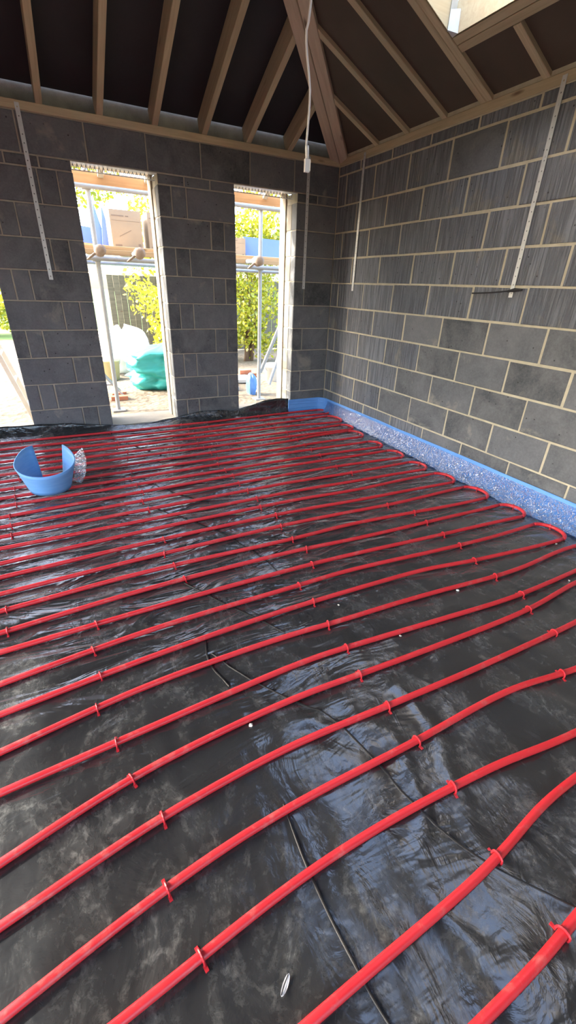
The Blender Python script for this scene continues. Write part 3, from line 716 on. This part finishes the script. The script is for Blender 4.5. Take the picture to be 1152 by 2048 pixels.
for x, z, wrap in ((-2.22, 1.575, True), (-1.84, 1.572, True), (-.50, 1.572, True), (-3.6, 1.572, False), (.6, 1.572, False)):
    tr = tb('transom', (x, .80, z), (x, 2.62, z))
    if wrap:
        pts = [(x, .785, z), (x + .004, .80, z), (x, .86, z - .005), (x, .93, z), (x, .97, z)]; vv, ff = tube(pts, [.030, .052, .056, .045, .026], 12); obj('foam_wrap', vv, ff, m_wrap, tr, True)
        vv, ff = tube([(x - .05, .84, z - .03), (x - .10, .845, z - .065), (x - .13, .85, z - .085)], [.012, .012, .006], 8); obj('wrap_tail', vv, ff, m_wrap, tr, True)
for k in range(4):
    for xa, xb in ((-6, -3.02), (-3.0, .0), (.02, 3.0)):
        timber('scaffold_board', (xa, 1.33 + k * .236, 1.602), (xb, 1.33 + k * .236, 1.602), .225, .038, m_plank, sc)
timber('toe_timber', (-6, 1.20, 1.552), (3, 1.20, 1.552), .035, .05, m_plank, sc)
ZPL = 1.642

m_card = mat_plain('cardboard', (.36, .285, .20), .85, .12, 6, .1); m_print = mat_plain('box_print', (.22, .17, .13), .85, .1)
def carton(x0, x1, y0, y1, h, label):
    b = empty('carton', ((x0 + x1) / 2, (y0 + y1) / 2, ZPL)); w = (x1 - x0) / 2; d = (y1 - y0) / 2
    obj('box_body', boxv(-w, w, -d, d, 0, h), BOXF, m_card, b)
    mb = MB(); mb.box(-w - .002, w + .002, -.025, .025, h, h + .0015); mb.out('tape', m_plank, b)
    f_ = -d - .0012
    for (a, c, e, g) in ((.06, .45, .83, .86), (.5, .6, .83, .86), (.05, .95, .72, .728), (.08, .30, .05, .10), (.84, .93, .04, .14)):
        mb = MB(); mb.box(-w + 2 * w * a, -w + 2 * w * c, f_, -d, h * e, h * g); mb.out('printed_mark', m_print, b)
    mb = MB(); mb.add([(-w + .5 * w, f_, h * .30), (-w + 1.3 * w, f_, h * .48), (-w + 1.3 * w, f_, h * .50), (-w + .5 * w, f_, h * .32)], [(0, 1, 2, 3)])
    mb.out('printed_mark', m_print, b); tag(b, label, 'box', 'cartons on the scaffold'); return b
carton(-2.00, -1.665, 1.50, 1.85, .365, 'large brown carton on the scaffold boards in the left window')
carton(-1.59, -1.27, 1.52, 1.86, .37, 'brown carton half hidden at the right of the left window')
carton(-.66, -.385, 1.52, 1.80, .20, 'low pale carton beside the blue sheet on the scaffold')
m_bluesheet = mat_plain('blue_sheet', (.13, .22, .62), .5, .12, 4, .15)
def slab(nm, outline, y0, th, lean, m, label, cat, grp=None, part='panel'):
    o = empty(nm, (sum(p[0] for p in outline) / len(outline), y0, min(p[1] for p in outline))); lx, ly, lz = o.location
    k = len(outline); v = [(x - lx, (z - lz) * lean, z - lz) for x, z in outline] + [(x - lx, (z - lz) * lean + th, z - lz) for x, z in outline]
    f = [tuple(range(k)), tuple(range(2 * k - 1, k - 1, -1))] + [(j, (j + k), (j + 1) % k + k, (j + 1) % k) for j in range(k)]
    obj(part, v, f, m, o); tag(o, label, cat, grp); return o
slab('insulation_board', [(-2.42, ZPL), (-2.0, ZPL), (-2.0, 1.86), (-2.42, 1.89)], 2.08, .06, .12, m_bluesheet, 'low blue board lying against the scaffold rail', 'board')
slab('pointed_board', [(-2.12, ZPL), (-1.99, ZPL), (-2.10, 2.12)], 1.96, .03, .10, m_bluesheet, 'pointed blue offcut, the left one of the standing pair', 'offcut', 'pointed blue offcuts')
slab('pointed_board', [(-2.07, ZPL), (-1.93, ZPL), (-2.015, 2.09)], 1.90, .03, .10, m_bluesheet, 'pointed blue offcut, right one of the standing pair beside the carton', 'offcut', 'pointed blue offcuts')
slab('timber_offcut', [(-2.3, ZPL), (-1.98, ZPL), (-1.98, ZPL + .035), (-2.3, ZPL + .05)], 1.82, .05, 0, m_plank, 'pale timber batten lying in front of the blue board', 'timber')
slab('blue_sheet', [(-.36, ZPL), (.30, ZPL), (.30, 1.86), (-.375, 1.87)], 1.56, .03, .25, m_bluesheet, 'pale blue insulation sheet leaning on the scaffold in the right window', 'sheet')

# ------------------------------------------------------------------ ladder seen edge-on through the left opening
lad = empty('ladder', (-3.14, .92, -.11)); tag(lad, 'aluminium ladder leaning in the leftmost opening', 'ladder')
p0 = Vector((0, 0, 0)); dr = Vector((-.255, 0, 1.0)).normalized()
for yy in (-.17, .19):
    s = timber('stile', (p0.x, yy, 0), (p0.x + dr.x * 2.6, yy, dr.z * 2.6), .028, .045, m_alu, lad, upv=(1, 0, .25))
    mb = MB()
for k in range(9):
    c = dr * (.22 + .27 * k); mb = MB(); mb.tube([(c.x + .03, -.185, c.z), (c.x + .03, .205, c.z)], .014, 8); mb.out('rung', m_alu, lad)

# ------------------------------------------------------------------ things standing in the yard
m_teal = mat_plain('teal_tarpaulin', (.05, .42, .40), .45, .25, 3, .3)
def sack(nm, part, loc, sx_, sy_, sz_, m, label, cat, seed, sag=.25, wr=.10):
    o = empty(nm, loc); v = []; f = []; na, nh = 48, 22
    for j in range(nh + 1):
        s = j / nh; rr = (.80 + .28 * math.sin(math.pi * min(1, s * 1.05)) ** .8) * (1 if s < .82 else 1 - ((s - .82) / .18) ** 2 * .75)
        for i in range(na):
            a = TAU * i / na; c, d = math.cos(a), math.sin(a); sq = 1 / max(abs(c), abs(d)) ** .55
            w_ = wr * (1 - abs(noise.noise((c * 2 + seed, d * 2, s * 3.2 + c))) * 2.6) + wr * .5 * (1 - abs(noise.noise((c * 3.5 + s * 2, d * 3.5 + seed, s * 6 - c * 2))) * 3)
            r_ = rr * sq * (1 + w_)
            v.append((sx_ * r_ * c, sy_ * r_ * d, sz_ * (s - sag * s * s * .3 + .12 * s * noise.noise((c * 1.4, d * 1.4, seed)))))
    for j in range(nh):
        for i in range(na): f.append((j * na + i, j * na + (i + 1) % na, (j + 1) * na + (i + 1) % na, (j + 1) * na + i))
    f.append(tuple(range(na - 1, -1, -1))); f.append(tuple(nh * na + i for i in range(na)))
    obj(part, v, f, m, o, True); tag(o, label, cat); return o
sb = sack('tarpaulin_bundle', 'tarpaulin', (-1.34, 2.45, -.13), .42, .30, .66, m_teal, 'crumpled teal tarpaulin bundle on the soil behind the left window', 'tarpaulin', 3, wr=.30)
mb = MB(); mb.tube([(.10, -.40, .10), (.13, -.43, .25), (.12, -.40, .40)], .012, 6); mb.out('white_cord', m_white_pl, sb)
m_bag = mat_plain('white_bag', (.80, .78, .72), .7, .08, 5, .2)
sack('rubble_bag', 'bag', (-1.75, 4.0, -.13), .42, .36, .78, m_bag, 'white bulk bag behind the teal tarpaulin', 'bag', 9, wr=.05)
def bucket(loc, r, h, m, label, rim=m_white_pl):
    o = empty('bucket', loc); v = []; f = []; n = 20; P = [(r * .8, 0), (r, h), (r * 1.06, h), (r * 1.06, h - .02), (r * .97, h - .02), (r * .78, .01)]
    prof = [(0, 0), (r * .8, 0), (r * .98, h * .86), (r * 1.05, h * .86), (r * 1.05, h * .92), (r, h * .92), (r, h), (r * .96, h), (r * .77, .015), (0, .015)]
    for q, z in prof:
        for i in range(n): v.append((q * math.cos(TAU * i / n), q * math.sin(TAU * i / n), z))
    for j in range(len(prof) - 1):
        for i in range(n): f.append((j * n + i, j * n + (i + 1) % n, (j + 1) * n + (i + 1) % n, (j + 1) * n + i))
    obj('tub', v, f, m, o, True)
    mb = MB(); mb.tube([(r * 1.04 * math.cos(R(a)), -.4 * r * math.sin(R(a)) - .02, h * .9 - r * .8 * math.sin(R(a))) for a in range(0, 181, 20)], .004, 6); mb.out('handle', m_steeltube, o)
    tag(o, label, 'bucket'); return o
m_cream = mat_plain('cream_plastic', (.62, .52, .30), .5, .1)
bucket((-2.06, 3.35, -.14), .16, .34, m_cream, 'cream bucket on the soil left of the teal tarpaulin')
bucket((.42, 2.35, -.14), .15, .30, m_white_pl, 'white bucket on the soil beyond the right window')
m_bluebag = mat_plain('blue_bag', (.10, .25, .60), .5, .2, 6, .3)
sack('blue_bag', 'bag', (-.305, 1.55, -.13), .055, .08, .33, m_bluebag, 'small blue plastic bag leaning by the scaffold leg', 'bag', 5)
m_redbrick = mat_plain('red_brick', (.42, .16, .09), .9, .25, 12, .4)
bs = [(-.02, 2.75, 0), (.22, 2.80, .1), (.10, 2.78, 1), (-.02, 3.05, 0.2), (-2.15, 1.72, 0), (-2.12, 1.95, .2)]
for i, (x, y, l) in enumerate(bs):
    v, f = chamfer_box(.215, .1025, .065, .004); z = -.10 + (.068 if l == 1 else 0)
    o = obj('brick', v, f, m_redbrick, None, False, (x, y, z), (0, 0, (l % 1) * 2))
    tag(o, ['red brick on the soil left of the white bucket', 'red brick nearest the white bucket', 'red brick laid across two others behind the right window', 'red brick furthest back behind the right window', 'red brick beside the foot of the left window scaffold leg', 'red brick behind another by the left window scaffold leg'][i], 'brick', 'loose red bricks')
m_slabs = mat_plain('grey_slab', (.50, .48, .44), .9, .2, 7, .3)
for i, (x, y, a, lb) in enumerate([(-.72, 2.0, .1, 'grey paving slab flat on the soil at the left of the right window'), (-.25, 2.55, -.2, 'grey paving slab flat on the soil behind the blue bag')]):
    v, f = chamfer_box(.6, .05, .45, .006); o = obj('paving_slab', v, f, m_slabs, None, False, (x, y, -.06), (-math.pi / 2, 0, a)); tag(o, lb, 'slab', 'paving slabs')
tr_ = empty('trestle', (-2.40, 2.05, -.13)); tag(tr_, 'low steel trestle standing behind the left window scaffold leg', 'trestle')
for a, b in (((-.35, -.2, 0), (.0, -.2, .46)), ((.35, -.2, 0), (0, -.2, .46)), ((-.35, .2, 0), (0, .2, .46)), ((.35, .2, 0), (0, .2, .46))):
    tb('leg', a, b, .014, m_steeltube, tr_)
tb('crossbar', (0, -.35, .46), (0, .35, .46), .02, m_redbrick, tr_); tb('stretcher', (-.2, -.2, .20), (.2, -.2, .20), .012, m_steeltube, tr_)

# ------------------------------------------------------------------ fence and bushes behind the yard
fe = empty('garden_fence', (-1.6, 6.2, -.14)); tag(fe, 'dark timber board fence behind the bushes', 'fence')
v, f = chamfer_box(.118, .016, 1.52, .003); fm = mesh('fence_board', v, f); fm.materials.append(m_fence)
for k in range(40): link('fence_board', fm, m_fence, fe, (.06 + k * .122, -.012 * (k % 2), .80 + random.uniform(-.008, .008)))
for z in (.35, 1.25): timber('fence_rail', (-1.6, 6.26, -.14 + z), (3.3, 6.26, -.14 + z), .04, .07, m_fence, fe).location = (0, .06, z)

t = NT('leaf'); t.t.nodes.remove(t.b)
gi = t.n('NewGeometry'); cr = t.ramp(gi.outputs['Random Per Island'], [(0.0, (.20, .26, .02)), (.45, (.40, .44, .04)), (1.0, (.66, .58, .08))])
df = t.n('BsdfDiffuse'); tl = t.n('BsdfTranslucent'); ms = t.n('MixShader'); ms.inputs[0].default_value = .5
t.l(cr, df.inputs[0]); t.l(t.mix(1.0, cr, (1.0, .95, .55), 'MULTIPLY'), tl.inputs[0]); t.l(df.outputs[0], ms.inputs[1]); t.l(tl.outputs[0], ms.inputs[2])
gs = t.n('BsdfGlossy'); gs.inputs['Roughness'].default_value = .35; m2 = t.n('MixShader'); m2.inputs[0].default_value = .06; t.l(ms.outputs[0], m2.inputs[1]); t.l(gs.outputs[0], m2.inputs[2]); t.l(m2.outputs[0], t.out.inputs[0])
m_leaf = t.m
m_bark = mat_plain('bark', (.16, .10, .06), .9, .3, 12, .5)
def bush(nm, loc, blobs, nleaf, ls, label, cat, seed, grp):
    rng = random.Random(seed); o = empty(nm, loc); v = []; f = []
    tot = sum(b[3] * b[4] * b[5] for b in blobs); L0 = Vector(loc)
    for (bx, by, bz, rx, ry, rzz) in blobs:
        n = int(nleaf * rx * ry * rzz / tot)
        for _ in range(n):
            d = Vector((rng.gauss(0, 1), rng.gauss(0, 1), rng.gauss(0, 1))).normalized(); q = rng.random() ** .45
            p = Vector((bx + d.x * rx * q, by + d.y * ry * q, bz + d.z * rzz * q))
            if noise.noise(p * 2.3 + Vector((seed, 0, 0))) < -.22: continue
            if p.z + L0.z < -.08: continue
            a = Vector((rng.gauss(0, 1), rng.gauss(0, 1), rng.gauss(-.4, .7))).normalized(); b = a.cross(Vector((rng.gauss(0, 1), rng.gauss(0, 1), rng.gauss(0, 1)))).normalized(); s = ls * rng.uniform(.6, 1.3)
            k = len(v); v += [p, p + a * s * .45 + b * s * .32, p + a * s, p + a * s * .45 - b * s * .32]; f.append((k, k + 1, k + 2, k + 3))
    lf = obj('foliage', v, f, m_leaf, o); lf['kind'] = 'stuff'
    for (bx, by, bz, rx, ry, rzz) in blobs:
        for _ in range(2):
            e = Vector((bx + rng.uniform(-.5, .5) * rx, by + rng.uniform(-.4, .4) * ry, bz + .4 * rzz)); m_ = e * .5 + Vector((rng.uniform(-.15, .15), rng.uniform(-.1, .1), .1))
            vv, ff = tube(catmull([Vector((rng.uniform(-.1, .1), 0, -.02)), m_, e], .2), [.035, .03, .028, .025, .02, .015, .012, .01, .008, .006, .005, .004, .004, .004, .004, .004, .004, .004, .004, .004, .004, .004, .004, .004, .004, .004, .004, .004, .004, .004, .004, .004, .004, .004], 6); obj('stem', vv, ff, m_bark, o, True)
    tag(o, label, cat, grp); return o
G_ = 'bushes behind the yard'
bush('leafy_bush', (-.45, 4.9, -.13), [(-.25, 0, 1.35, .75, .6, .75), (.1, .1, 2.4, .95, .7, .8), (.3, 0, .75, .7, .6, .6), (-.35, .1, .65, .35, .4, .45)], 9000, .085, 'yellow-green leafy bush cascading behind the right side of the left window', 'bush', 4, G_)
bush('leafy_bush', (.85, 4.5, -.13), [(0, 0, 1.0, .8, .6, .9), (-.1, .1, 2.0, .85, .6, .8), (.5, .1, 2.6, .8, .7, .8), (.1, 0, .5, .8, .5, .45)], 10000, .08, 'yellow-green leafy bush filling the right window view', 'bush', 8, G_)
bush('overhanging_tree', (-2.9, 7.4, -.13), [(.9, 0, 3.3, 1.3, .8, .55), (0, .2, 3.6, 1.2, .9, .8)], 4200, .10, 'thin sunlit tree crown above the scaffold rail in the left window', 'tree', 15, None)
bush('hedge_bush', (-5.0, 10.5, -.13), [(0, 0, .8, 1.6, .8, .9), (1.1, .1, .6, .8, .7, .7)], 4500, .11, 'low green bush on the lawn seen through the leftmost opening', 'bush', 21, G_)
